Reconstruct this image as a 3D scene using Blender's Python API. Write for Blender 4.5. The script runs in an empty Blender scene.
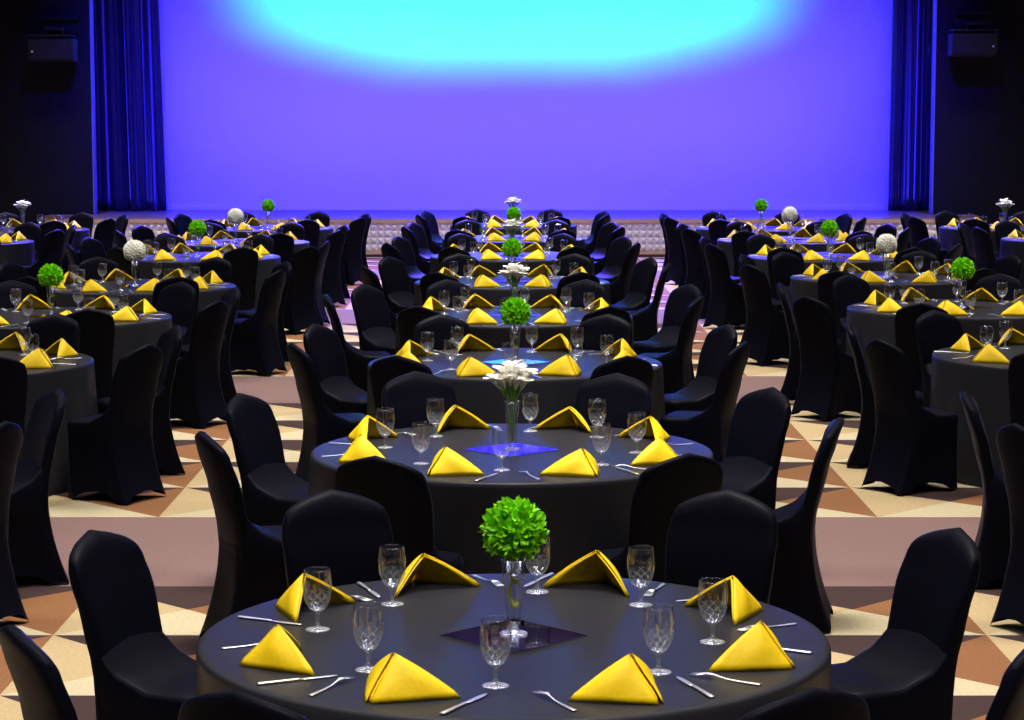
import bpy, bmesh, math, random
from mathutils import Vector, Matrix
PI = math.pi
C = bpy.context.scene.collection
scene = bpy.context.scene
random.seed(7)

# ------------------------------------------------------------------ helpers
def mesh(name, verts, faces, mat=None, smooth=True, mats=None, fm=None):
    me = bpy.data.meshes.new(name)
    me.from_pydata([tuple(v) for v in verts], [], faces)
    me.validate()
    bm = bmesh.new(); bm.from_mesh(me)
    bmesh.ops.recalc_face_normals(bm, faces=bm.faces)
    bm.to_mesh(me); bm.free()
    if smooth:
        for p in me.polygons: p.use_smooth = True
    if mats:
        for m in mats: me.materials.append(m)
        if fm:
            for p, k in zip(me.polygons, fm): p.material_index = k
    elif mat: me.materials.append(mat)
    return me

def from_bm(name, bm, mat, smooth=False, recalc=True):
    if recalc: bmesh.ops.recalc_face_normals(bm, faces=bm.faces)
    me = bpy.data.meshes.new(name); bm.to_mesh(me); bm.free()
    if mat: me.materials.append(mat)
    if smooth:
        for p in me.polygons: p.use_smooth = True
    return me

def obj(name, me, parent=None, loc=(0, 0, 0), rz=0.0):
    o = bpy.data.objects.new(name, me); C.objects.link(o)
    o.location = loc; o.rotation_euler = (0, 0, rz)
    if parent: o.parent = parent
    return o

def tag(o, label, cat, group=None, kind=None):
    o['label'] = label
    if cat: o['category'] = cat
    if group: o['group'] = group
    if kind: o['kind'] = kind
    return o

def thing(name, loc=(0, 0, 0), rz=0.0):
    o = bpy.data.objects.new(name, None); C.objects.link(o)
    o.empty_display_size = .1
    o.location = loc; o.rotation_euler = (0, 0, rz)
    return o

def struct(name, me, parent=None, loc=(0, 0, 0)):
    o = obj(name, me, parent, loc)
    o['kind'] = 'structure'
    return o

def copy_tree(o, parent=None):
    c = o.copy(); C.objects.link(c)
    if parent: c.parent = parent
    for ch in list(o.children): copy_tree(ch, c)
    return c

def loft(rings, close0=False, close1=False):
    v = []; f = []
    n = len(rings[0])
    for r in rings: v += r
    for i in range(len(rings) - 1):
        for j in range(n):
            a = i * n + j; b = i * n + (j + 1) % n
            f.append((a, b, b + n, a + n))
    if close0: f.append(tuple(range(n))[::-1])
    if close1: f.append(tuple(range((len(rings) - 1) * n, len(rings) * n)))
    return v, f

def lathe(profile, n=28):
    rings = []
    for r, z in profile:
        rings.append([(r * math.cos(2 * PI * k / n), r * math.sin(2 * PI * k / n), z) for k in range(n)])
    return loft(rings)

def merge(parts):
    V = []; F = []
    for v, f in parts:
        o = len(V); V += list(v); F += [tuple(i + o for i in q) for q in f]
    return V, F

def tube(pts, rad, n=8):
    pts = [Vector(p) for p in pts]
    rings = []
    for i, p in enumerate(pts):
        d = (pts[min(i + 1, len(pts) - 1)] - pts[max(i - 1, 0)]).normalized()
        u = d.orthogonal().normalized()
        ref = Vector((0, 1, 0)) if abs(d.y) < .9 else Vector((1, 0, 0))
        u = d.cross(ref).normalized(); w = d.cross(u).normalized()
        r = rad[i] if isinstance(rad, (list, tuple)) else rad
        rings.append([tuple(p + u * r * math.cos(2 * PI * k / n) + w * r * math.sin(2 * PI * k / n)) for k in range(n)])
    return loft(rings, True, True)

def box_bm(bm, x0, x1, y0, y1, z0, z1, bev=0.0, seg=2):
    r = bmesh.ops.create_cube(bm, size=1.0)
    vs = r['verts']
    for v in vs:
        v.co = Vector(((x0 + x1) / 2 + v.co.x * (x1 - x0), (y0 + y1) / 2 + v.co.y * (y1 - y0), (z0 + z1) / 2 + v.co.z * (z1 - z0)))
    if bev:
        es = list({e for v in vs for e in v.link_edges})
        bmesh.ops.bevel(bm, geom=es, offset=bev, segments=seg, affect='EDGES', profile=.5)

def box(name, x0, x1, y0, y1, z0, z1, mat, bev=0.0):
    bm = bmesh.new(); box_bm(bm, x0, x1, y0, y1, z0, z1, bev)
    return from_bm(name, bm, mat)

def sgnpow(v, p): return math.copysign(abs(v) ** p, v)
def lerp(a, b, t): return a + (b - a) * t
def interp(z, pts):
    if z <= pts[0][0]: return pts[0][1]
    for (a, va), (b, vb) in zip(pts, pts[1:]):
        if z <= b:
            t = (z - a) / (b - a); t = t * t * (3 - 2 * t) * .5 + t * .5
            return lerp(va, vb, t)
    return pts[-1][1]

# ------------------------------------------------------------------ materials
def mat(name, col, rough=.6, metal=0.0, spec=.5, sheen=0.0, sheen_r=.4, sheen_tint=None):
    m = bpy.data.materials.new(name); m.use_nodes = True
    b = m.node_tree.nodes['Principled BSDF']
    b.inputs['Base Color'].default_value = (*col, 1)
    b.inputs['Roughness'].default_value = rough
    b.inputs['Metallic'].default_value = metal
    b.inputs['Specular IOR Level'].default_value = spec
    b.inputs['Sheen Weight'].default_value = sheen
    b.inputs['Sheen Roughness'].default_value = sheen_r
    if sheen_tint: b.inputs['Sheen Tint'].default_value = (*sheen_tint, 1)
    return m

def add_noise(m, scale, amount, bump=0.0, detail=4.0):
    nt = m.node_tree; b = nt.nodes['Principled BSDF']
    tc = nt.nodes.new('ShaderNodeTexCoord'); n = nt.nodes.new('ShaderNodeTexNoise')
    n.inputs['Scale'].default_value = scale; n.inputs['Detail'].default_value = detail
    nt.links.new(tc.outputs['Object'], n.inputs['Vector'])
    if amount:
        col = tuple(b.inputs['Base Color'].default_value)
        mx = nt.nodes.new('ShaderNodeMix'); mx.data_type = 'RGBA'
        mx.inputs[6].default_value = tuple(c * (1 - amount) for c in col[:3]) + (1,)
        mx.inputs[7].default_value = tuple(min(1, c * (1 + amount)) for c in col[:3]) + (1,)
        nt.links.new(n.outputs['Fac'], mx.inputs[0]); nt.links.new(mx.outputs[2], b.inputs['Base Color'])
    if bump:
        bp = nt.nodes.new('ShaderNodeBump'); bp.inputs['Strength'].default_value = bump; bp.inputs['Distance'].default_value = .01
        nt.links.new(n.outputs['Fac'], bp.inputs['Height']); nt.links.new(bp.outputs['Normal'], b.inputs['Normal'])
    return m

def thin_glass(name, tint=(1, 1, 1), f0=.05, gain=1.0, rough=.09, frost=0.0):
    m = bpy.data.materials.new(name); m.use_nodes = True
    nt = m.node_tree; nt.nodes.clear()
    out = nt.nodes.new('ShaderNodeOutputMaterial'); mx = nt.nodes.new('ShaderNodeMixShader')
    tr = nt.nodes.new('ShaderNodeBsdfTransparent'); tr.inputs[0].default_value = (*tint, 1)
    gl = nt.nodes.new('ShaderNodeBsdfGlossy'); gl.inputs['Roughness'].default_value = .03
    lw = nt.nodes.new('ShaderNodeLayerWeight'); lw.inputs['Blend'].default_value = .5
    pw = nt.nodes.new('ShaderNodeMath'); pw.operation = 'POWER'; pw.inputs[1].default_value = 2.8
    fr = nt.nodes.new('ShaderNodeMath'); fr.operation = 'MULTIPLY_ADD'; fr.inputs[1].default_value = .85 * gain; fr.inputs[2].default_value = f0
    nt.links.new(lw.outputs['Facing'], pw.inputs[0]); nt.links.new(pw.outputs[0], fr.inputs[0])
    gl.inputs['Roughness'].default_value = rough; gl.inputs[0].default_value = (.86, .88, 1, 1)
    nt.links.new(fr.outputs[0], mx.inputs[0]); nt.links.new(tr.outputs[0], mx.inputs[1])
    if frost:
        df = nt.nodes.new('ShaderNodeBsdfDiffuse'); df.inputs[0].default_value = (.9, .9, .92, 1)
        m2 = nt.nodes.new('ShaderNodeMixShader'); m2.inputs[0].default_value = frost
        nt.links.new(gl.outputs[0], m2.inputs[1]); nt.links.new(df.outputs[0], m2.inputs[2]); nt.links.new(m2.outputs[0], mx.inputs[2])
    else: nt.links.new(gl.outputs[0], mx.inputs[2])
    nt.links.new(mx.outputs[0], out.inputs['Surface'])
    return m

M_spandex = mat('black_spandex', (.0030, .0031, .0072), .45, spec=.035, sheen=.03, sheen_r=.3, sheen_tint=(.6, .6, 1))
M_cloth = add_noise(mat('black_table_linen', (.0205, .0205, .0265), .38, spec=.10), 900, .12, .04)
M_napkin = add_noise(mat('yellow_satin_napkin', (.92, .61, .006), .55, spec=.25), 60, .06, .1)
M_steel = mat('polished_steel', (.85, .85, .87), .34, 1.0)
M_mirror = mat('mirror_silver', (.82, .83, .85), .02, 1.0)
M_bowl = thin_glass('thin_clear_glass', f0=.075, rough=.04)
M_glass = thin_glass('solid_clear_glass', f0=.30, rough=.1, frost=.3)
M_cut = thin_glass('cut_glass', f0=.08, rough=.12, frost=.45)
def cut_lines(m):
    nt = m.node_tree; L = nt.links
    tc = nt.nodes.new('ShaderNodeTexCoord'); sp = nt.nodes.new('ShaderNodeSeparateXYZ'); L.new(tc.outputs['Object'], sp.inputs[0])
    def mth(op, a, b=None):
        n = nt.nodes.new('ShaderNodeMath'); n.operation = op
        for k, v in enumerate((a, b)):
            if v is None: continue
            if isinstance(v, (int, float)): n.inputs[k].default_value = v
            else: L.new(v, n.inputs[k])
        return n.outputs[0]
    an = mth('MULTIPLY', mth('ARCTAN2', sp.outputs['Y'], sp.outputs['X']), 9 / (2 * math.pi))
    zz = mth('MULTIPLY', sp.outputs['Z'], 42)
    l1 = mth('LESS_THAN', mth('FRACT', mth('ADD', an, zz)), .2)
    l2 = mth('LESS_THAN', mth('FRACT', mth('SUBTRACT', mth('ADD', an, 20), zz)), .2)
    ln = mth('MULTIPLY', mth('MAXIMUM', l1, l2), .42)
    mx = [n for n in nt.nodes if n.type == 'MIX_SHADER' and n.outputs[0].links and n.outputs[0].links[0].to_node.type == 'OUTPUT_MATERIAL'][0]
    old = mx.inputs[0].links[0].from_socket
    L.new(mth('MAXIMUM', old, ln), mx.inputs[0])
cut_lines(M_cut)
M_leaf = add_noise(mat('lime_leaf', (.25, .72, .008), .5, spec=.3), 30, .35)
M_white = add_noise(mat('ivory_petal', (.97, .96, .82), .7, spec=.15), 40, .03)
M_lily = mat('white_lily', (.95, .94, .88), .5, spec=.25)
M_stem = mat('green_stem', (.24, .50, .11), .5)
M_band = mat('lime_band', (.62, .68, .07), .5)
M_dark = add_noise(mat('black_wall_paint', (.010, .010, .014), .8, spec=.2), 6, .15)
M_cyc = mat('white_stage_wall', (.80, .80, .80), .9, spec=.1)
M_velvet = mat('navy_velour', (.016, .016, .034), .45, spec=.4, sheen=.9, sheen_r=.3, sheen_tint=(.7, .7, 1))
M_tile = mat('white_wall_tile', (.86, .84, .86), .5)
M_oak = add_noise(mat('oak_trim', (.62, .44, .30), .5), 8, .15)
M_stagefloor = add_noise(mat('stage_boards', (.20, .13, .11), .3), 3, .2)
M_base = mat('dark_plinth', (.10, .06, .05), .7)
M_spk = mat('speaker_black', (.008, .008, .010), .55)
M_metal = mat('bracket_black', (.02, .02, .024), .4, .5)
M_badge = mat('badge_silver', (.6, .6, .62), .4, .6)
M_plate = mat('outlet_plate', (.85, .85, .85), .5)

# carpet: mauve bands between rows of quartered squares
def carpet_mat():
    m = bpy.data.materials.new('triangle_carpet'); m.use_nodes = True
    nt = m.node_tree; L = nt.links; b = nt.nodes['Principled BSDF']
    b.inputs['Roughness'].default_value = .95; b.inputs['Specular IOR Level'].default_value = .1
    geo = nt.nodes.new('ShaderNodeNewGeometry'); sp = nt.nodes.new('ShaderNodeSeparateXYZ')
    L.new(geo.outputs['Position'], sp.inputs[0])
    def mth(op, a, bb=None, cc=None):
        n = nt.nodes.new('ShaderNodeMath'); n.operation = op
        for k, v in enumerate((a, bb, cc)):
            if v is None: continue
            if isinstance(v, (int, float)): n.inputs[k].default_value = v
            else: L.new(v, n.inputs[k])
        return n.outputs[0]
    PER, BAND, Y0 = 7.03, 1.89, 10.56
    yy = mth('FLOORED_MODULO', mth('SUBTRACT', sp.outputs['Y'], Y0), PER)
    inband = mth('LESS_THAN', yy, BAND)
    cell = (PER - BAND) / 5
    v = mth('FLOORED_MODULO', mth('DIVIDE', mth('SUBTRACT', yy, BAND), cell), 1.0)
    u = mth('FLOORED_MODULO', mth('DIVIDE', mth('SUBTRACT', sp.outputs['X'], .035), 1.03), 1.0)
    d1 = mth('GREATER_THAN', v, u)                       # above the rising diagonal
    d2 = mth('GREATER_THAN', mth('ADD', u, v), 1.0)      # above the falling diagonal
    def rgb(c):
        n = nt.nodes.new('ShaderNodeRGB'); n.outputs[0].default_value = (*c, 1); return n.outputs[0]
    def mix(f, a, c):
        n = nt.nodes.new('ShaderNodeMix'); n.data_type = 'RGBA'
        L.new(f, n.inputs[0]); L.new(a, n.inputs[6]); L.new(c, n.inputs[7]); return n.outputs[2]
    dark, brown = rgb((.052, .030, .028)), rgb((.235, .105, .045))
    tan, cream = rgb((.455, .335, .175)), rgb((.51, .425, .265))
    mauve = rgb((.212, .130, .118))
    up = mix(d2, tan, dark)
    lo = mix(d2, cream, brown)
    tri = mix(d1, lo, up)
    col = mix(inband, tri, mauve)
    nz = nt.nodes.new('ShaderNodeTexNoise'); nz.inputs['Scale'].default_value = 55; nz.inputs['Detail'].default_value = 5
    L.new(geo.outputs['Position'], nz.inputs['Vector'])
    k = mth('MULTIPLY_ADD', nz.outputs['Fac'], .5, .75)
    mm = nt.nodes.new('ShaderNodeMix'); mm.data_type = 'RGBA'; mm.blend_type = 'MULTIPLY'; mm.inputs[0].default_value = 1
    L.new(col, mm.inputs[6])
    cb = nt.nodes.new('ShaderNodeCombineColor')
    for i in range(3): L.new(k, cb.inputs[i])
    L.new(cb.outputs[0], mm.inputs[7]); L.new(mm.outputs[2], b.inputs['Base Color'])
    bp = nt.nodes.new('ShaderNodeBump'); bp.inputs['Strength'].default_value = .3; bp.inputs['Distance'].default_value = .004
    n2 = nt.nodes.new('ShaderNodeTexNoise'); n2.inputs['Scale'].default_value = 220
    L.new(geo.outputs['Position'], n2.inputs['Vector']); L.new(n2.outputs['Fac'], bp.inputs['Height']); L.new(bp.outputs['Normal'], b.inputs['Normal'])
    return m

# ------------------------------------------------------------------ camera
F_PX, PITCH, CAM_Z = 2201.4, .107814, 2.2535
cd = bpy.data.cameras.new('camera'); cam = bpy.data.objects.new('camera', cd); C.objects.link(cam)
cam.location = (0, 0, CAM_Z); cam.rotation_euler = (PI / 2 - PITCH, 0, 0)
cd.sensor_width = 36; cd.lens = F_PX / 1024 * 36; cd.clip_end = 200
scene.camera = cam
def proj(x, y, z):
    c, s = math.cos(PITCH), math.sin(PITCH); dz = z - CAM_Z
    zc = y * c - dz * s
    return 512 + F_PX * x / zc, 360 - F_PX * (dz * c + y * s) / zc
def in_frame(x, y, z, r=.1):
    if y < 1: return False
    px, py = proj(x, y, z); k = F_PX * r / y
    return -k < px < 1024 + k and -k < py < 720 + k

# ------------------------------------------------------------------ the room
PORTAL_Y, CYC_Y, STAGE_Y, STAGE_Z = 38.45, 40.4, 36.75, .645
bm = bmesh.new(); box_bm(bm, -14, 14, 0, 42, -.2, 0)
fl = struct('floor', from_bm('floor', bm, carpet_mat()))
bm = bmesh.new(); box_bm(bm, -14, 14, -3, 42, 8.2, 8.4)
struct('ceiling', from_bm('ceiling', bm, mat('ceiling_grey', (.14, .14, .14), .9)))
bm = bmesh.new(); box_bm(bm, -14, -7.30, PORTAL_Y, PORTAL_Y + .28, 0, 8.2)
struct('wall_left', from_bm('wall_left', bm, M_dark))
bm = bmesh.new(); box_bm(bm, 7.34, 14, PORTAL_Y, PORTAL_Y + .28, 0, 8.2)
struct('wall_right', from_bm('wall_right', bm, M_dark))
bm = bmesh.new(); box_bm(bm, -7.30, 7.34, PORTAL_Y, PORTAL_Y + .28, 5.6, 8.2)
struct('wall_top', from_bm('wall_top', bm, M_dark))
bm = bmesh.new(); box_bm(bm, -9.5, 9.5, CYC_Y, CYC_Y + .2, STAGE_Z, 8.2)
for nm_, xa, xb in (('trim_1', -7.30, -7.285), ('trim_2', 7.325, 7.34)):
    bm = bmesh.new(); box_bm(bm, xa, xb, PORTAL_Y + .006, PORTAL_Y + .29, STAGE_Z, 5.6)
    struct(nm_, from_bm(nm_, bm, mat('portal_edge', (.25, .25, .35), .6)))
bm = bmesh.new(); box_bm(bm, -9.5, 9.5, CYC_Y, CYC_Y + .2, STAGE_Z, 8.2)
struct('wall_back', from_bm('wall_back', bm, M_cyc))
bm = bmesh.new(); box_bm(bm, -9.5, 9.5, CYC_Y - .025, CYC_Y, STAGE_Z, STAGE_Z + .07)
struct('baseboard_back', from_bm('baseboard_back', bm, M_cyc))

# stage platform with pyramid tiles and oak trim
stage = thing('stage', (0, STAGE_Y, 0)); stage['kind'] = 'structure'; stage['label'] = 'low stage faced with white pyramid tiles and oak trim'
def prism(poly, z0, z1):
    n = len(poly)
    v = [(x, y, z0) for x, y in poly] + [(x, y, z1) for x, y in poly]
    f = [tuple(range(n))[::-1], tuple(range(n, 2 * n))] + [(i, (i + 1) % n, n + (i + 1) % n, n + i) for i in range(n)]
    return v, f
SW = 7.12
v, f = prism([(-SW, .03), (SW, .03), (SW + .1, 1.45), (7.75, .95), (8.0, 1.0), (8.0, 1.69), (7.3, 1.69), (7.3, 3.6), (-7.26, 3.6), (-7.26, 1.69), (-8.0, 1.69), (-8.0, 1.0), (-7.75, .95), (-SW - .1, 1.45)], 0.0, STAGE_Z - .012)
pl = obj('platform', mesh('platform', v, f, M_oak, False), stage)
v, f = prism([(-SW - .01, .0), (SW + .01, .0), (SW + .11, 1.42), (7.75, .93), (8.02, .98), (8.02, 1.69), (7.3, 1.69), (7.3, 3.62), (-7.26, 3.62), (-7.26, 1.69), (-8.02, 1.69), (-8.02, .98), (-7.75, .93), (-SW - .11, 1.42)], STAGE_Z - .012, STAGE_Z)
obj('stage_boards', mesh('stage_boards', v, f, M_stagefloor, False), stage)
bm = bmesh.new(); box_bm(bm, -SW, SW, -.012, .03, .57, STAGE_Z - .012, .004); obj('upper_trim', from_bm('upper_trim', bm, M_oak), stage)
bm = bmesh.new(); box_bm(bm, -SW, SW, -.012, .03, .05, .108, .004); obj('lower_trim', from_bm('lower_trim', bm, M_oak), stage)
bm = bmesh.new(); box_bm(bm, -SW, SW, .0, .03, 0, .05); obj('plinth', from_bm('plinth', bm, M_base), stage)
V = []; Fc = []
T = .462 / 4; n = int(2 * SW / T)
for i in range(n):
    for j in range(4):
        x = -SW + i * T + (2 * SW - n * T) / 2; z = .108 + j * T; k = len(V)
        V += [(x, .02, z), (x + T, .02, z), (x + T, .02, z + T), (x, .02, z + T), (x + T / 2, -.018, z + T / 2)]
        Fc += [(k, k + 1, k + 4), (k + 1, k + 2, k + 4), (k + 2, k + 3, k + 4), (k + 3, k, k + 4)]
obj('tile_panel', mesh('tile_panel', V, Fc, M_tile, False), stage)

# curtains
def curtain(name, x0t, x1t, x0b, x1b, y, z0, z1, seed, label):
    rnd = random.Random(seed)
    NX, NZ = 220, 26
    ph = [rnd.uniform(0, 6.28) for _ in range(4)]
    v = []; f = []
    for j in range(NZ + 1):
        t = j / NZ; z = lerp(z0, z1, t)
        for i in range(NX + 1):
            s = i / NX
            x = lerp(lerp(x0b, x1b, s), lerp(x0t, x1t, s), t)
            w = s + .018 * math.sin(7 * s + ph[3] + t * 1.5)
            a = .10 * math.sin(2 * PI * 4.3 * w + ph[0] + .5 * t) + .055 * math.sin(2 * PI * 7.6 * w + ph[1] + 1.1 * t) + .012 * math.sin(2 * PI * 15 * w + ph[2])
            a *= 1 - .35 * t
            v.append((x + .02 * math.sin(2 * PI * 9 * w), y + a, z))
    for j in range(NZ):
        for i in range(NX):
            k = j * (NX + 1) + i
            f.append((k, k + 1, k + NX + 2, k + NX + 1))
    me = mesh(name, v, f, M_velvet)
    o = obj(name, me)
    so = o.modifiers.new('thickness', 'SOLIDIFY'); so.thickness = .012
    tag(o, label, 'curtain', 'stage curtains')
curtain('stage_curtain', -7.55, -6.37, -7.50, -6.22, 39.75, STAGE_Z + .015, 7.6, 3, 'dark navy velour curtain hanging at the left end of the stage')
curtain('stage_curtain', 6.84, 7.75, 6.78, 7.72, 39.75, STAGE_Z + .015, 7.6, 11, 'dark navy velour curtain hanging at the right end of the stage')

# wall loudspeakers
def speaker(cx, cz, side, label):
    t = thing('wall_speaker', (cx, PORTAL_Y, cz))
    bm = bmesh.new()
    W, Hh = .385, .205
    prof = [(-.20, -Hh), (-.60, -Hh + .03), (-.66, Hh - .02), (-.20, Hh)]   # (y, z) wedge cabinet
    vs = [bm.verts.new((x, y, z)) for x in (-W, W) for y, z in prof]
    for q in ((0, 1, 2, 3), (7, 6, 5, 4), (0, 4, 5, 1), (1, 5, 6, 2), (2, 6, 7, 3), (3, 7, 4, 0)): bm.faces.new([vs[i] for i in q])
    bmesh.ops.bevel(bm, geom=list(bm.edges), offset=.015, segments=2, affect='EDGES')
    obj('cabinet', from_bm('cabinet', bm, M_spk), t)
    bm = bmesh.new(); box_bm(bm, -W + .03, W - .03, -.665, -.635, -Hh + .05, Hh - .06, .006)
    for v_ in bm.verts: v_.co.y += (Hh - v_.co.z) * .13
    obj('grille', from_bm('grille', bm, mat('grille_black', (.006, .006, .008), .8)), t)
    bm = bmesh.new()
    box_bm(bm, -W + .0, W + .0, -.66, -.18, Hh + .02, Hh + .05, .004)
    box_bm(bm, -W + .14, W, -.05, 0, Hh + .09, Hh + .38, .004)
    box_bm(bm, -W + .14, W - .0, -.16, -.05, Hh + .33, Hh + .37, .004)
    box_bm(bm, -.12, .2, -.5, -.04, Hh + .13, Hh + .18, .004)
    for x in (-.1, .12): box_bm(bm, x, x + .05, -.4, -.3, Hh + .03, Hh + .15, .004)
    box_bm(bm, -.2, .2, -.25, -.02, -.06, .06, .004)
    obj('bracket', from_bm('bracket', bm, M_metal), t)
    v, f = lathe([(0.0001, -.006), (.022, -.006), (.022, .0), (.0001, .001)], 16)
    bd = obj('badge', mesh('badge', [(x, z - .0, y) for x, y, z in v], f, M_badge), t, (-side * .31, -.645, -.03))
    tag(t, label, 'speaker', 'wall loudspeakers')
speaker(-7.86, 3.47, 1, 'black loudspeaker bracketed high on the dark wall left of the stage')
speaker(7.88, 3.56, -1, 'black loudspeaker bracketed high on the dark wall right of the stage')

# wall outlets
def outlet(x, z, label):
    t = thing('wall_outlet', (x, CYC_Y, z))
    bm = bmesh.new(); box_bm(bm, -.04, .04, -.012, 0, -.065, .065, .004)
    obj('cover_plate', from_bm('cover_plate', bm, M_plate), t)
    bm = bmesh.new(); box_bm(bm, -.018, .018, -.016, -.010, .012, .045, .003); box_bm(bm, -.018, .018, -.016, -.010, -.045, -.012, .003)
    obj('socket', from_bm('socket', bm, M_plate), t)
    tag(t, label, 'outlet')
outlet(-4.54, .95, 'white outlet plate low on the stage wall, left of the middle tables')
outlet(2.80, .98, 'white outlet plate low on the stage wall, right of the middle tables')

# ------------------------------------------------------------------ chair
def chair_meshes():
    HZ = .945
    # backrest
    N = 40; rings = []
    hs = [0, .08, .18, .3, .42, .54, .66, .76, .84, .90, .945, .975, .99, 1.0]
    yc = [(.30, -.174), (.42, -.175), (.54, -.182), (.70, -.215), (.85, -.262), (.96, -.303)]
    for h in hs:
        w = interp(h, [(0, .190), (.1, .193), (.3, .190), (.7, .202), (.84, .205), (.93, .200), (1, .186)])
        th = interp(h, [(0, .032), (.5, .033), (.94, .029), (.975, .024), (.99, .016), (1, .006)])
        r = []
        for k in range(N):
            a = 2 * PI * k / N
            x = w * sgnpow(math.cos(a), .42); s = th * sgnpow(math.sin(a), .42)
            ax = abs(x) / .205
            zt = HZ - .066 * (math.sqrt(ax * ax + .012) - .11) - .034 * ax ** 7
            z = .36 + (zt - .36) * h
            curv = -.02 * (1 - ax * ax) * min(1, max(0, (z - .42) / .2))      # slightly scooped towards the sitter
            r.append((x, interp(z, yc) + s + curv + .012, z))
        rings.append(r)
    v, f = loft(rings)
    o = (len(hs) - 1) * N
    for k in range(1, N // 2):               # close the crown
        a, b_ = k, N - k
        if k < N // 2 - 0:
            a2, b2 = k - 1, (N - k + 1) % N
            if a2 == b2: f.append((o + a, o + b_, o + a2))
            else: f.append((o + a2, o + a, o + b_, o + b2))
    f.append((o + N // 2 - 1, o + N // 2, o + N // 2 + 1))
    back = mesh('backrest', v, f, M_spandex)
    # seat
    N = 56
    def plan(t):
        c, s = math.cos(t), math.sin(t)
        return .197 * sgnpow(c, .38 if s > 0 else .26), .197 * sgnpow(s, .38 if s > 0 else .30) - .002
    rings = []
    for sc, z in ((1.0, .42), (1.012, .445), (1.005, .462), (.975, .475), (.9, .481), (.72, .484), (.45, .486), (.2, .487), (.01, .487)):
        r = []
        for k in range(N):
            x, y = plan(2 * PI * k / N)
            x *= sc; y = (y + .002) * sc - .002
            zz = z
            if y < .04: zz += .14 * ((.04 - y) / .22) ** 2.4 * (1 if z > .45 else 0)
            r.append((x, y, zz))
        rings.append(r)
    v, f = loft(rings, False, True)
    seat = mesh('seat', v, f, M_spandex)
    # skirt
    rings = []
    for fz in (0, .1, .22, .36, .5, .64, .76, .86, .94, 1.0):
        r = []
        for k in range(N):
            t = 2 * PI * k / N
            x, y = plan(t)
            cn = min(1, abs(math.sin(2 * t)) ** .9 * 1.02)
            hem = .004 + .06 * (1 - cn) ** .8
            pull = (.045 * math.sin(PI * max(0, min(1, (fz - .12) * .68)))) * (1 - cn) ** .8
            out = .012 * fz ** 2
            if abs(x) > .18: xx = math.copysign(abs(x) - pull + out, x)
            else: xx = x * (1 + .04 * fz)
            if y > .18: yy = y - pull * .8 + .008 * fz
            elif y < -.16: yy = y + pull * .5 - .098 * fz ** 1.7
            else: yy = lerp(y, y - .03 * fz, 1)
            z = hem + (.43 - hem) * (1 - fz)
            r.append((xx * 1.0, yy, z))
        rings.append(r)
    v, f = loft(rings)
    skirt = mesh('skirt', v, f, M_spandex)
    return back, seat, skirt
CH = chair_meshes()
chair0 = thing('banquet_chair')
for nme, me in zip(('backrest', 'seat', 'skirt'), CH): obj(nme, me, chair0)

# ------------------------------------------------------------------ table with cloth
def cloth_mesh(seed):
    rnd = random.Random(seed)
    N = 160; R = .915; rings = []
    ph = [rnd.uniform(0, 6.28) for _ in range(5)]
    for r, z in ((.02, .76), (.35, .76), (.7, .76), (.89, .76), (.905, .7592), (.913, .756), (.917, .750)):
        rings.append([(r * math.cos(2 * PI * k / N), r * math.sin(2 * PI * k / N), z) for k in range(N)])
    for q in (.02, .08, .18, .3, .45, .6, .75, .88, 1.0):
        z = .75 - q * .745; ring = []
        for k in range(N):
            a = 2 * PI * k / N
            w = .55 * math.sin(13 * a + ph[0] + .6 * math.sin(3 * a + ph[3])) + .35 * math.sin(21 * a + ph[1]) + .25 * math.sin(8 * a + ph[2])
            r = .918 + .012 * q + (.004 + .020 * q) * w * min(1, q * 4)
            ring.append((r * math.cos(a), r * math.sin(a), z))
        rings.append(ring)
    v, f = loft(rings, True, False)
    return mesh('tablecloth', v, f, M_cloth)
CLOTHS = [cloth_mesh(s) for s in (1, 2, 3, 4)]
v, f = lathe([(.001, .72), (.89, .72), (.90, .73), (.90, .75), (.89, .757), (.001, .757)], 64)
M_ply = mat('plywood', (.35, .22, .12), .6)
TOP = mesh('tabletop', v, f, M_ply, False)
v, f = merge([lathe([(.001, 0), (.30, 0), (.30, .02), (.06, .05), (.045, .1), (.045, .66), (.2, .70), (.2, .72), (.001, .72)], 24)])
PED = mesh('pedestal', v, f, M_metal)
def table(x, y, rz, k, label):
    t = thing('banquet_table', (x, y, 0), rz)
    obj('tablecloth', CLOTHS[k % 4], t); obj('tabletop', TOP, t); obj('pedestal', PED, t)
    tag(t, label, 'table', 'round banquet tables')
    return t

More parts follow.
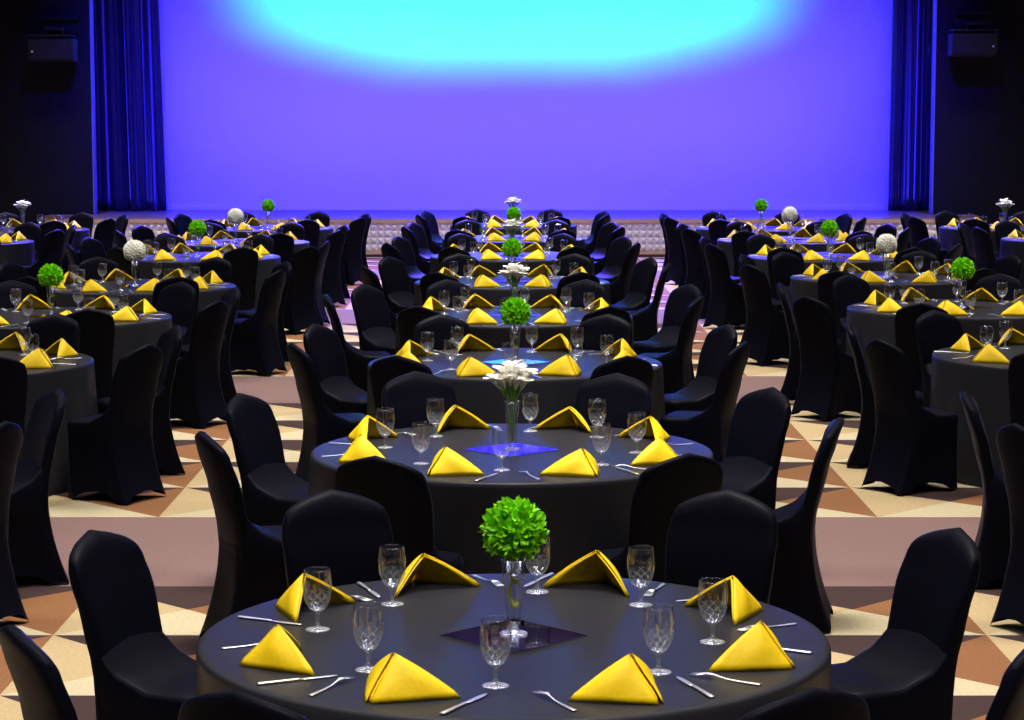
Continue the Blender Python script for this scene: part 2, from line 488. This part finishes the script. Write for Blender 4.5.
# ------------------------------------------------------------------ napkin
def napkin_mesh(var):
    rnd = random.Random(50 + var)
    parts = []
    A = Vector((0 + rnd.uniform(-.008, .008), .012, .118 + rnd.uniform(-.006, .006)))
    tipx = .158 + rnd.uniform(-.008, .008); tipy = .092
    bm = bmesh.new()
    def wing(sx, gap, V, A_, tip, bulge):
        G = 9; grid = {}
        for i in range(G + 1):                 # i: from the outer edge to the tip
            for j in range(G + 1):             # j: from base to apex
                s, t = i / G, j / G
                base = V.lerp(tip, s); p = base.lerp(A_, t)
                e = Vector((sx * gap * (1 - t * .7) * (1 - s), 0, 0))
                nrm = Vector((sx * .62, -.62, .45 * min(1, t * 3)))
                b = bulge * math.sin(PI * min(1, s * 1.02)) ** .8 * (1 - t) * (4 * t * .6 + .4)
                fold = .004 * math.sin(9 * s + 3 * t + var) * (1 - t) * min(1, t * 4 + .2)
                grid[i, j] = p + e + nrm * (b + fold) + Vector((0, 0, .006 * math.sin(PI * t) * s * s))
        vs = {}
        for k, p in grid.items():
            vs[k] = bm.verts.new((p.x, p.y, .0008 if k[1] == 0 else max(.0008, p.z)))
        for i in range(G):
            for j in range(G):
                if j == G - 1: bm.faces.new((vs[i, j], vs[i + 1, j], vs[i + 1, j + 1], vs[i, j + 1]))
                else: bm.faces.new((vs[i, j], vs[i + 1, j], vs[i + 1, j + 1], vs[i, j + 1]))
    for sx in (1, -1):
        wing(sx, .006, Vector((sx * .003, -.098, .004)), A + Vector((sx * .003, -.004, 0)), Vector((sx * tipx, tipy, .006)), .018)
        wing(sx, .001, Vector((sx * .002, -.088, .004)), A + Vector((0, .003, -.006)), Vector((sx * tipx * .95, tipy - .002, .006)), .010)
    bmesh.ops.recalc_face_normals(bm, faces=bm.faces)
    bmesh.ops.solidify(bm, geom=list(bm.faces), thickness=.0045)
    for v_ in bm.verts:
        if v_.co.z < .0025: v_.co.z = .0004
    return from_bm('napkin', bm, M_napkin, True)
NAPS = [napkin_mesh(i) for i in range(4)]

# ------------------------------------------------------------------ goblet
def cut_bowl():
    n = 32; rings = []
    prof = [(.013, .058), (.022, .064), (.031, .078), (.0375, .096), (.0415, .115)]
    for i, (r, z) in enumerate(prof):
        rings.append([((r * (1 + .045 * (k % 2) * (1 if 0 < i < 4 else 0))) * math.cos(2 * PI * (k + .5 * (i % 2)) / n), (r * (1 + .045 * (k % 2) * (1 if 0 < i < 4 else 0))) * math.sin(2 * PI * (k + .5 * (i % 2)) / n), z) for k in range(n)])
    return loft(rings)
upper = lathe([(.0415, .115), (.0432, .130), (.0428, .148), (.0408, .168), (.0388, .182), (.0380, .1826), (.0372, .182), (.0392, .166), (.0410, .148), (.0414, .130), (.040, .117)], 36)
me_upper = mesh('bowl', *upper, M_bowl)
me_cut = mesh('cut_pattern', *cut_bowl(), M_cut, False)
me_stem = mesh('stem', *lathe([(.0005, .007), (.012, .008), (.0075, .014), (.0058, .024), (.0075, .036), (.0062, .044), (.0085, .052), (.0145, .059), (.012, .0615), (.0005, .0625)], 20), M_glass)
me_foot = mesh('foot', *lathe([(.0005, .0), (.035, .0), (.0362, .0015), (.035, .0034), (.020, .0065), (.010, .0095), (.0005, .011)], 32), M_glass)
v, f = merge([upper, cut_bowl(), lathe([(.0005, .0), (.035, .0), (.0362, .0015), (.035, .0034), (.010, .0105), (.0058, .024), (.0075, .036), (.0062, .044), (.0145, .060), (.0005, .0625)], 16)])
nU, nC = len(upper[1]), len(cut_bowl()[1])
me_gob = mesh('water_goblet', v, f, mats=[M_bowl, M_cut, M_glass], fm=[0] * nU + [1] * nC + [2] * (len(f) - nU - nC))
goblet0 = thing('water_goblet')
b_ = obj('bowl', me_upper, goblet0); obj('cut_pattern', me_cut, b_); obj('stem', me_stem, goblet0); obj('foot', me_foot, goblet0)

# ------------------------------------------------------------------ cutlery
def strip(outline, zf, th):
    # outline: list of (y, halfwidth); zf(y) centre height
    rings = []
    for y, w in outline:
        z = zf(y)
        rings.append([(-w, y, z), (-w * .6, y, z + th), (w * .6, y, z + th), (w, y, z), (w * .6, y, z - th * .5), (-w * .6, y, z - th * .5)])
    return loft(rings, True, True)
def fork_mesh():
    zf = lambda y: .003 + .010 * math.exp(-((y - .045) / .035) ** 2) + (.006 * max(0, (y - .075) / .03) ** 2 * .3)
    p = [strip([(-.105, .0062), (-.10, .0088), (-.08, .0082), (-.04, .0055), (0, .0036), (.025, .0034), (.038, .0055), (.048, .0115), (.058, .0128)], zf, .0016)]
    for k in range(4):
        x = -.0105 + k * .007
        v, f = strip([(.056, .0024), (.08, .0019), (.103, .0009)], zf, .0012)
        p.append(([(a + x, b, c) for a, b, c in v], f))
    return mesh('fork', *merge(p), M_steel)
def knife_mesh():
    zf = lambda y: .0035
    hd = strip([(-.115, .0068), (-.11, .0095), (-.08, .0092), (-.04, .0075), (0, .0062), (.006, .006)], zf, .0032)
    bl = strip([(.004, .0052), (.02, .0085), (.05, .0096), (.085, .0092), (.105, .0065), (.113, .0015)], zf, .0009)
    return mesh('knife', *merge([hd, bl]), M_steel)
ME_FORK, ME_KNIFE = fork_mesh(), knife_mesh()

# ------------------------------------------------------------------ centrepieces
vase_prof = [(.0005, .010), (.012, .012), (.0195, .022), (.0215, .05), (.0245, .10), (.030, .16), (.0375, .222), (.0365, .2225), (.029, .161), (.0232, .10), (.020, .05), (.017, .026), (.0005, .022)]
me_vase = mesh('flower_vase', *lathe(vase_prof, 32), M_bowl)
me_vfoot = mesh('foot', *lathe([(.0005, 0), (.040, 0), (.0412, .002), (.040, .004), (.022, .009), (.013, .014), (.012, .02), (.0005, .022)], 32), M_glass)
M_vase = thin_glass('vase_glass', f0=.11, rough=.05)
me_vase.materials[0] = M_vase
vase0 = thing('flower_vase'); obj('body', me_vase, vase0); obj('foot', me_vfoot, vase0)
mir_bm = bmesh.new(); box_bm(mir_bm, -.153, .153, -.153, .153, 0, .004)
ME_MIRROR = from_bm('mirror_tile', mir_bm, M_mirror)

def fib(n):
    for i in range(n):
        z = 1 - 2 * (i + .5) / n; a = i * 2.399963
        r = math.sqrt(1 - z * z); yield Vector((r * math.cos(a), r * math.sin(a), z))
def ball_mesh(name, n, core, ln, wd, m, seed, spread, curl):
    rnd = random.Random(seed); V = []; F = []
    ico = bmesh.new(); bmesh.ops.create_icosphere(ico, subdivisions=3, radius=core)
    for v_ in ico.verts: v_.index = v_.index
    ico.verts.ensure_lookup_table()
    V += [tuple(v_.co) for v_ in ico.verts]; F += [tuple(q.index for q in fc.verts) for fc in ico.faces]; ico.free()
    for d in fib(n):
        d = (d + Vector((rnd.gauss(0, .1), rnd.gauss(0, .1), rnd.gauss(0, .1)))).normalized()
        if d.z < -.8: continue
        t1 = d.orthogonal().normalized(); t1.rotate(Matrix.Rotation(rnd.uniform(0, 6.28), 3, d)); t2 = d.cross(t1)
        ax = (d + t1 * rnd.uniform(-spread, spread) + t2 * rnd.uniform(-spread, spread)).normalized()
        L = ln * rnd.uniform(.75, 1.2); W = wd * rnd.uniform(.8, 1.2)
        o = d * core * .93; k = len(V); s1 = ax.cross(t1).normalized(); bend = ax.cross(s1).normalized() * curl * rnd.uniform(.4, 1.4)
        for t, w in ((0, .35), (.35, .9), (.65, 1.0), (.88, .55), (1, .06)):
            c = o + ax * L * t + bend * t * t
            rib = -ax.cross(s1) * W * .35 * w
            V += [tuple(c - s1 * W * w + rib), tuple(c), tuple(c + s1 * W * w + rib)]
        for q in range(4):
            a = k + q * 3
            F += [(a, a + 1, a + 4, a + 3), (a + 1, a + 2, a + 5, a + 4)]
    me = bpy.data.meshes.new(name); me.from_pydata(V, [], F); me.materials.append(m)
    for p in me.polygons: p.use_smooth = True
    return me
ME_GREEN = ball_mesh('leaves', 640, .068, .036, .0088, M_leaf, 5, .62, .012)
def puff_mesh():
    bm = bmesh.new(); bmesh.ops.create_icosphere(bm, subdivisions=5, radius=1.0)
    pts = [(p + Vector((math.sin(7 * i), math.cos(11 * i), math.sin(5 * i + 1))) * .04).normalized() for i, p in enumerate(fib(260))]
    from mathutils.kdtree import KDTree
    kd = KDTree(len(pts))
    for i, p in enumerate(pts): kd.insert(p, i)
    kd.balance()
    for v_ in bm.verts:
        n_ = v_.co.normalized(); co, i, d = kd.find(n_)
        v_.co = n_ * (.0895 + .0165 * max(0, 1 - (d / .13) ** 2) + .004 * math.sin(3 * i) + .0022 * math.sin(97 * n_.x + 13 * i) * math.sin(89 * n_.y) )
        v_.co.z = max(v_.co.z, -.0835)
    return from_bm('petals', bm, M_white, True)
ME_PUFF = puff_mesh()
band = []
for i in range(60):
    t = i / 59
    if t < .3: q = t / .3; band.append((-.004 - .004 * math.sin(3 * q), 0, .235 - .075 * q))
    else:
        q = (t - .3) / .7; a = 2 * PI * q * 1.25 - .5
        band.append((.013 * math.cos(a) * (1 if q < .8 else .8), .006 * math.sin(2 * a), .16 - .085 * q + .018 * math.sin(a)))
ME_BAND = mesh('stem_band', *tube(band, .0055, 6), M_band)
def flower_ball(kind):
    t = thing('leaf_ball' if kind == 'g' else 'pompom_flower')
    o = obj('leaves' if kind == 'g' else 'petals', ME_GREEN if kind == 'g' else ME_PUFF, t, (0, 0, .305 if kind == 'g' else .312))
    if kind == 'g': obj('stem_band', ME_BAND, t)
    else: obj('stem', mesh('stem', *tube([(0, 0, .23), (.002, 0, .15), (0, 0, .05)], .004, 6), M_stem), t)
    return t
def lily_meshes():
    # a calla bloom pointing up +z from the origin: rolled spathe with a flared pointed lip
    V = []; F = []; N = 20; rows = 9
    for j in range(rows):
        t = j / (rows - 1)
        for k in range(N):
            a = 2 * PI * k / N
            r = .0045 + .0235 * t ** 1.0
            lip = (.5 + .5 * math.cos(a)) ** 3
            z = .078 * t - .022 * t ** 3 * (1 - lip)
            rr = r * (1 + .45 * lip * t ** 4) + .0035 * t ** 9
            V.append((rr * math.cos(a), rr * math.sin(a), z - .010 * lip * t ** 10 + .010 * lip * t ** 2))
    for j in range(rows - 1):
        for k in range(N):
            a = j * N + k; b = j * N + (k + 1) % N
            F.append((a, b, b + N, a + N))
    bl = mesh('calla_lily', V, F, M_lily)
    sp = mesh('spadix', *tube([(0, 0, .02), (.001, 0, .045), (.003, 0, .062)], [.0035, .004, .002], 8), mat('spadix_yellow', (.75, .6, .12), .6))
    return bl, sp
ME_LILY, ME_SPADIX = lily_meshes()
def bouquet():
    rnd = random.Random(21)
    t = thing('calla_bouquet')
    heads = []
    for i in range(22):
        if i == 0: a, rr = 0, 0
        elif i < 7: a, rr = i * PI / 3, .028
        else: a, rr = i * PI / 7.5 + .2, .056
        rr *= rnd.uniform(.85, 1.15)
        x, y = rr * math.cos(a), rr * math.sin(a)
        z = .283 + .045 * (1 - (rr / .062) ** 2) + rnd.uniform(-.012, .012)
        heads.append((x, y, z, a, rr))
    for x, y, z, a, rr in heads:
        b = obj('calla_lily', ME_LILY, t, (x, y, z))
        tilt = min(.46, rr * 8.5) * rnd.uniform(.85, 1.15)
        b.rotation_euler = (Matrix.Rotation(a, 3, 'Z') @ Matrix.Rotation(tilt, 3, 'Y') @ Matrix.Rotation(rnd.uniform(-.4, .4), 3, 'Z')).to_euler()
        obj('spadix', ME_SPADIX, b)
        w = b.rotation_euler.to_matrix().inverted()
        pts = [(0, 0, .004)]
        wp = [(x * .85, y * .85, z - .012), (x * .40, y * .40, .233), (x * .3, y * .3, .19), (x * .16, y * .16, .10), (x * .14, y * .14, .035)]
        pts += [tuple(w @ (Vector(q) - Vector((x, y, z)))) for q in wp]
        obj('stem', mesh('stem', *tube(pts, .0042, 6), M_stem), b)
    return t

PROTO = {'g': flower_ball('g'), 'w': flower_ball('w'), 'c': bouquet()}
used = {}
def take(key, root, loc, rz):
    o = root if key not in used else copy_tree(root)
    used[key] = 1
    o.location = loc; o.rotation_euler = (0, 0, rz)
    return o

# ------------------------------------------------------------------ layout
ORD = ['first', 'second', 'third', 'fourth', 'fifth', 'sixth', 'seventh', 'eighth']
TABLES = []
for i, (x, y, c) in enumerate([(.005, 6.30, 'g'), (0, 9.96, 'c'), (.02, 13.65, 'g'), (.02, 17.0, 'c'), (0, 20.65, 'g'), (0, 24.65, 'c'), (.02, 28.35, 'g'), (.02, 32.0, 'c')]):
    TABLES.append((f'T{i+1}', x, y, c, f'{ORD[i]} middle-row table from front'))
for i, (x, y, c) in enumerate([(-3.55, 13.7, 'w'), (-3.55, 16.9, 'g'), (-3.45, 20.1, 'w'), (-3.5, 24.5, 'g'), (-3.45, 27.5, 'w'), (-3.44, 31.1, 'g')]):
    TABLES.append((f'L{i+1}', x, y, c, f'{ORD[i]} left-row table from front'))
for i, (x, y, c) in enumerate([(3.63, 14.05, 'w'), (3.63, 17.7, 'g'), (3.61, 21.2, 'w'), (3.53, 24.5, 'g'), (3.53, 28.0, 'w'), (3.52, 31.15, 'g')]):
    TABLES.append((f'R{i+1}', x, y, c, f'{ORD[i]} right-row table from front'))
TABLES += [('LA', -6.93, 27.6, 'g', 'nearer table by the left dark wall'), ('LB', -6.83, 30.75, 'c', 'farther table by the left dark wall'),
           ('RA', 7.2, 28.2, 'g', 'nearer table by the right dark wall'), ('RB', 7.0, 31.3, 'c', 'farther table by the right dark wall'),
           ('L0', -3.6, 10.2, None, 'table beyond the left photo edge'), ('R0', 3.62, 10.1, None, 'table beyond the right photo edge')]
SEAT = [(-23, 'near-side left'), (23, 'near-side right'), (-63, 'left-side nearer'), (63, 'right-side nearer'),
        (-117, 'left-side farther'), (117, 'right-side farther'), (-157, 'far-side left'), (157, 'far-side right')]
BACK_OFF = .303       # from the chair's origin to the middle of its top edge
CHAIR_TOP = {('L1', 1): (-2.93, 12.36), ('R1', 0): (3.08, 12.70), ('T1', 0): (-0.64, 4.99), ('T1', 1): (0.70, 5.01), ('T1', 2): (-1.31, 5.65), ('T1', 3): (1.39, 5.61), ('T1', 4): (-1.355, 7.0), ('T1', 5): (1.445, 7.04), ('T1', 6): (-0.65, 7.79), ('T1', 7): (0.78, 7.79), ('T2', 0): (-0.54, 8.59), ('T2', 1): (0.70, 8.66), ('T2', 2): (-1.32, 9.28), ('T2', 3): (1.46, 9.73), ('T2', 4): (-1.32, 10.60), ('T2', 5): (1.29, 10.84), ('T2', 6): (-0.51, 11.55), ('T2', 7): (0.55, 11.46), ('T3', 0): (-0.65, 12.35), ('T3', 1): (0.65, 12.33), ('T3', 2): (-1.31, 13.05), ('T3', 3): (1.40, 13.15), ('T3', 4): (-1.29, 14.30), ('T3', 5): (1.41, 14.27), ('T3', 6): (-0.49, 15.02), ('T3', 7): (0.66, 15.04), ('T4', 0): (-0.67, 15.71), ('T4', 1): (0.70, 15.70), ('T4', 2): (-1.43, 16.80), ('T4', 3): (1.43, 16.61), ('T4', 4): (-1.21, 17.79), ('T4', 5): (1.45, 17.85), ('T5', 2): (-1.35, 20.08), ('T5', 4): (-1.22, 21.56), ('T5', 3): (1.46, 20.48), ('T5', 5): (1.35, 21.40), ('L1', 3): (-2.16, 12.97), ('L1', 5): (-2.16, 14.15), ('L1', 7): (-3.14, 15.10), ('L2', 1): (-2.99, 15.46), ('L2', 3): (-2.17, 16.23), ('L2', 5): (-2.20, 17.49), ('L2', 7): (-2.72, 18.11), ('L3', 1): (-2.85, 18.75), ('L3', 3): (-2.07, 19.60), ('L4', 3): (-2.15, 23.41), ('L4', 5): (-2.04, 24.35), ('R1', 2): (2.23, 13.30), ('R1', 4): (2.21, 14.42), ('R1', 6): (2.95, 15.36), ('R2', 0): (2.98, 15.97), ('R2', 2): (2.23, 16.61), ('R2', 4): (2.19, 17.97), ('R2', 6): (2.89, 18.96), ('R3', 0): (2.89, 19.49), ('R3', 2): (2.19, 20.40), ('R3', 6): (2.76, 22.39), ('R4', 0): (2.85, 23.12), ('L0', 5): (-2.24, 10.78), ('R0', 2): (2.20, 9.53), ('R0', 4): (2.21, 10.68)}
# measured top-edge middles: (table, seat index) -> (x, y)
TURN = {('T1', 4): .1, ('T1', 5): -.12, ('T1', 6): .0, ('R0', 4): .2, ('L0', 5): .1, ('L1', 5): .14, ('T2', 2): -.08}
# things the photo shows nothing of
SKIP = {k + ':' + q for k, t in (('fork', 'T2:0 T2:7 T3:2 T3:3 T4:0 T4:2 T4:5 T5:2 T5:3 T5:5 T5:6 T6:0 T6:1 T6:2 T6:3 T6:4 T6:5 T6:6 T7:0 T7:1 T7:2 T7:3 T7:4 T7:5 T7:6 T7:7 T8:0 T8:1 T8:2 T8:3 T8:4 T8:5 T8:6 T8:7 L1:3 L1:7 L2:3 L2:7 L3:2 L3:3 L3:4 L3:7 L4:2 L4:3 L4:4 L4:6 L4:7 L5:2 L5:3 L5:4 L5:6 L5:7 L6:2 L6:3 L6:4 L6:7 R1:0 R1:4 R1:6 R2:0 R2:4 R3:0 R3:4 R3:5 R4:0 R4:4 R4:5 R4:6 R4:7 R5:0 R5:4 R5:5 R5:6 R5:7 R6:0 R6:3 R6:4 R6:5 R6:6 R6:7 LA:3 LA:7 LB:1 LB:3 LB:5 LB:6 LB:7 RA:4 RB:0 RB:1 RB:4 RB:7'), ('knife', 'T2:2 T2:6 T3:0 T3:1 T3:2 T3:4 T4:2 T4:3 T4:4 T5:1 T5:2 T5:4 T5:5 T5:7 T6:2 T6:3 T6:4 T6:5 T6:6 T6:7 T7:0 T7:1 T7:2 T7:4 T7:5 T7:6 T7:7 T8:0 T8:1 T8:2 T8:3 T8:4 T8:5 T8:6 T8:7 L1:1 L1:5 L1:7 L2:1 L2:5 L3:1 L3:4 L3:5 L3:7 L4:1 L4:2 L4:4 L4:5 L4:6 L4:7 L5:1 L5:4 L5:5 L5:6 L5:7 L6:1 L6:2 L6:4 L6:5 L6:6 L6:7 R1:2 R3:2 R3:3 R3:5 R3:6 R4:0 R4:2 R4:3 R4:5 R4:6 R4:7 R5:0 R5:2 R5:3 R5:5 R5:6 R5:7 R6:0 R6:2 R6:3 R6:5 R6:6 R6:7 LA:5 LB:0 LB:1 LB:5 LB:6 LB:7 RA:6 RB:0 RB:2 RB:6 RB:7'), ('napkin', 'T5:3 T6:2 T6:3 T7:2 T7:3 T8:2 T8:3 L4:2 L6:3 LA:7 LB:1'), ('chair', 'L3:2 R2:1 R3:3 RA:0 L0:7 R0:6'), ('goblet', 'R1:2'), ('mirror', 'RB')) for q in t.split()}
rnd = random.Random(99)
DETAIL = ('T1', 'T2', 'T3', 'L1', 'L2', 'R1', 'R2')
CENTRE_WORDS = {'g': 'green leaf ball', 'w': 'white pompom flower', 'c': 'white calla bouquet'}
for ti, (tid, tx, ty, cp, tname) in enumerate(TABLES):
    lab = {'T': 'round table under black floor-length cloth, ', 'L': 'round table under black floor-length cloth, ', 'R': 'round table under black floor-length cloth, '}[tid[0]]
    table(tx, ty, rnd.uniform(0, 6.28), ti, 'round black-clothed ' + tname if tname.startswith('table') else 'round black-clothed table, ' + tname.replace(' table', '') + (f', with {CENTRE_WORDS[cp]}' if cp and tid not in ('L1', 'R1', 'LA', 'RA') else ''))
    zt = .7605
    # chairs
    for si, (a, sw) in enumerate(SEAT):
        ja = a + rnd.uniform(-2.5, 2.5) + (3 if 0 < a < 90 else -3 if -90 < a < 0 else 0); jr = 1.48 + rnd.uniform(-.015, .045)
        jr_rot = rnd.uniform(-.09, .09)
        if (tid, si) in CHAIR_TOP:
            bx, by = CHAIR_TOP[tid, si][:2]
            jr_rot = TURN.get((tid, si), jr_rot * .6)
        else:
            bx, by = tx + jr * math.sin(math.radians(ja)), ty - jr * math.cos(math.radians(ja))
        ang = math.atan2(bx - tx, -(by - ty))
        face = ang + jr_rot
        ux, uy = math.sin(face), -math.cos(face)
        ox, oy = bx - ux * BACK_OFF, by - uy * BACK_OFF
        key = f'chair:{tid}:{si}'
        if key in SKIP or not in_frame(bx, by, .6, .5): continue
        ch = take('chair', chair0, (ox, oy, 0), face)
        ch['vid'] = key
        tag(ch, f'black spandex banquet chair, {sw} seat of the {tname}', 'chair', 'banquet chairs at the round tables')
    if cp is None: continue
    # centrepiece
    if in_frame(tx, ty, .95, .1):
      if f'mirror:{tid}' not in SKIP:
        m = obj('mirror_tile', ME_MIRROR, None, (tx, ty, zt), PI / 4 + rnd.uniform(-.08, .08)); m['vid'] = f'mirror:{tid}'
        tag(m, f'square mirror tile under the vase on the {tname}', 'mirror', 'mirror tiles under the vases')
      if True:
        vz = take('vase', vase0, (tx, ty + .01, zt + .0042), rnd.uniform(0, 6)); vz['vid'] = f'vase:{tid}'
        tag(vz, f'clear vase holding the {CENTRE_WORDS[cp]} on the {tname}', 'vase', 'glass vases')
        fz = take('fl' + cp, PROTO[cp], (tx, ty + .01, zt + .005), rnd.uniform(-.3, .3)); fz['vid'] = f'flower:{tid}'
        tag(fz, f'{CENTRE_WORDS[cp]} in the glass vase on the {tname}', 'flowers', {'g': 'green leaf balls', 'w': 'white pompom flowers', 'c': 'calla lily bouquets'}[cp])
    # settings
    for si, (a, sw) in enumerate(SEAT):
        a0 = math.radians(a + rnd.uniform(-2.5, 2.5))
        u = Vector((math.sin(a0), -math.cos(a0))); r = Vector((math.cos(a0), math.sin(a0)))
        c = Vector((tx, ty))
        p = c + u * (.752 + rnd.uniform(-.015, .015))
        twist = {0: -.34, 1: .2, 2: -.2, 3: .02, 4: -.05, 5: .05, 6: .1, 7: -.1}[si] + rnd.uniform(-.14, .14)
        place = f'{sw} seat of the {tname}'
        key = f'napkin:{tid}:{si}'
        if key not in SKIP and in_frame(p.x, p.y, .8, .12):
            nk = obj('folded_napkin', NAPS[(si + ti) % 4], None, (p.x, p.y, zt), a0 + twist); nk['vid'] = key
            tag(nk, f'yellow pyramid napkin, {place}', 'napkin', 'yellow napkins')
        ga = math.radians(a + (14 if si == 7 else 18) + rnd.uniform(-2, 2)); gr = (.615 if si == 7 else .572) + rnd.uniform(-.015, .02)
        gx, gy = tx + gr * math.sin(ga), ty - gr * math.cos(ga)
        key = f'goblet:{tid}:{si}'
        if key not in SKIP and in_frame(gx, gy, .85, .05):
            if tid in DETAIL: g = take('goblet', goblet0, (gx, gy, zt), rnd.uniform(0, 6))
            else: g = obj('water_goblet', me_gob, None, (gx, gy, zt), rnd.uniform(0, 6))
            g['vid'] = key
            tag(g, f'clear cut-glass water goblet, {place}', 'glass', 'water goblets')
        for nm, me, lat, rr in (('fork', ME_FORK, -.206, .73), ('knife', ME_KNIFE, .195, .75)):
            q = c + u * (rr + rnd.uniform(-.02, .02)) + r * (lat + rnd.uniform(-.02, .02))
            key = f'{nm}:{tid}:{si}'
            rot = a0 + rnd.uniform(-.1, .1)
            if key in SKIP or not in_frame(q.x, q.y, .77, .1): continue
            k_ = obj('table_' + nm, me, None, (q.x, q.y, zt), rot); k_['vid'] = key
            tag(k_, f'silver {nm} beside napkin, {place}', nm, f'silver {nm[:-1] + "ve" if nm == "knife" else nm}s')

for key, root in (('fl' + k, PROTO[k]) for k in PROTO):
    assert key in used

# ------------------------------------------------------------------ lights
def area(name, loc, target, sx, sy, power, col, spread=180):
    l = bpy.data.lights.new(name, 'AREA'); l.shape = 'RECTANGLE'; l.size = sx; l.size_y = sy
    l.energy = power; l.color = col; l.spread = math.radians(spread)
    o = bpy.data.objects.new(name, l); C.objects.link(o); o.location = loc
    o.rotation_euler = (Vector(target) - Vector(loc)).to_track_quat('-Z', 'Y').to_euler()
    return o
def spot(name, loc, target, power, col, ang, blend=1, rad=.3):
    l = bpy.data.lights.new(name, 'SPOT'); l.energy = power; l.color = col; l.spot_size = math.radians(ang); l.spot_blend = blend; l.shadow_soft_size = rad
    o = bpy.data.objects.new(name, l); C.objects.link(o); o.location = loc
    o.rotation_euler = (Vector(target) - Vector(loc)).to_track_quat('-Z', 'Y').to_euler()
    return o
WARM = (1, .965, .93)
for y, pw_ in ((2.5, 195), (9.5, 195), (16.5, 195), (23.5, 200), (30, 225), (34.2, 160)):
    for x in (-7, 0, 7):
        area('ceiling_panel', (x, y, 7.9), (x, y + .001, 0), 2.4, 2.4, pw_, WARM, 80)
    if y < 20: area('overhead_fill', (0, y, 7.95), (0, y + .001, 0), 16, .8, pw_ * 1.35, WARM, 150)  # wide unseen fill lights, added to brighten flowers and other upright faces
    elif y < 25: area('overhead_fill', (0, y, 7.95), (0, y + .001, 0), 16, .8, pw_ * 1.2, WARM, 130)
for sx, tz in ((9.8, 4.62), (8.6, 4.34), (7.0, 4.14), (5.0, 3.98)):
    area('cyan_wash', (0, 33.2, 7.65), (0, 40.4, tz), sx, .15, 6.0 * sx, (0, .64, 1), 15)
area('blue_strip', (0, 38.95, 6.85), (0, 39.6, .6), 14.0, .25, 800, (.002, 0, 1), 150)
area('lavender_wash', (0, 33.2, 7.6), (0, 40.4, 1.3), 12.5, .3, 1550, (.0245, .0158, 1), 44)
area('apron_wash', (0, 36.95, 7.7), (0, 33.6, 0), 14.0, .3, 1500, (.10, .05, 1), 58)
area('house_blue', (0, 36.95, 7.5), (0, 28.2, 0), 13.0, .3, 1100, (.10, .06, 1), 30)

w = bpy.data.worlds.new('world'); scene.world = w; w.use_nodes = True
w.node_tree.nodes['Background'].inputs[0].default_value = (.5, .5, .6, 1)
w.node_tree.nodes['Background'].inputs[1].default_value = .02

scene.view_settings.view_transform = 'Standard'; scene.view_settings.look = 'None'
scene.view_settings.exposure = 0; scene.view_settings.gamma = 1; scene.view_settings.use_curve_mapping = False
cy = scene.cycles
cy.use_denoising = True
cy.max_bounces = 12; cy.transparent_max_bounces = 24; cy.caustics_reflective = False; cy.caustics_refractive = True
if not bpy.app.driver_namespace.get('keep_ids'):
    for o in scene.objects:
        if 'vid' in o: del o['vid']
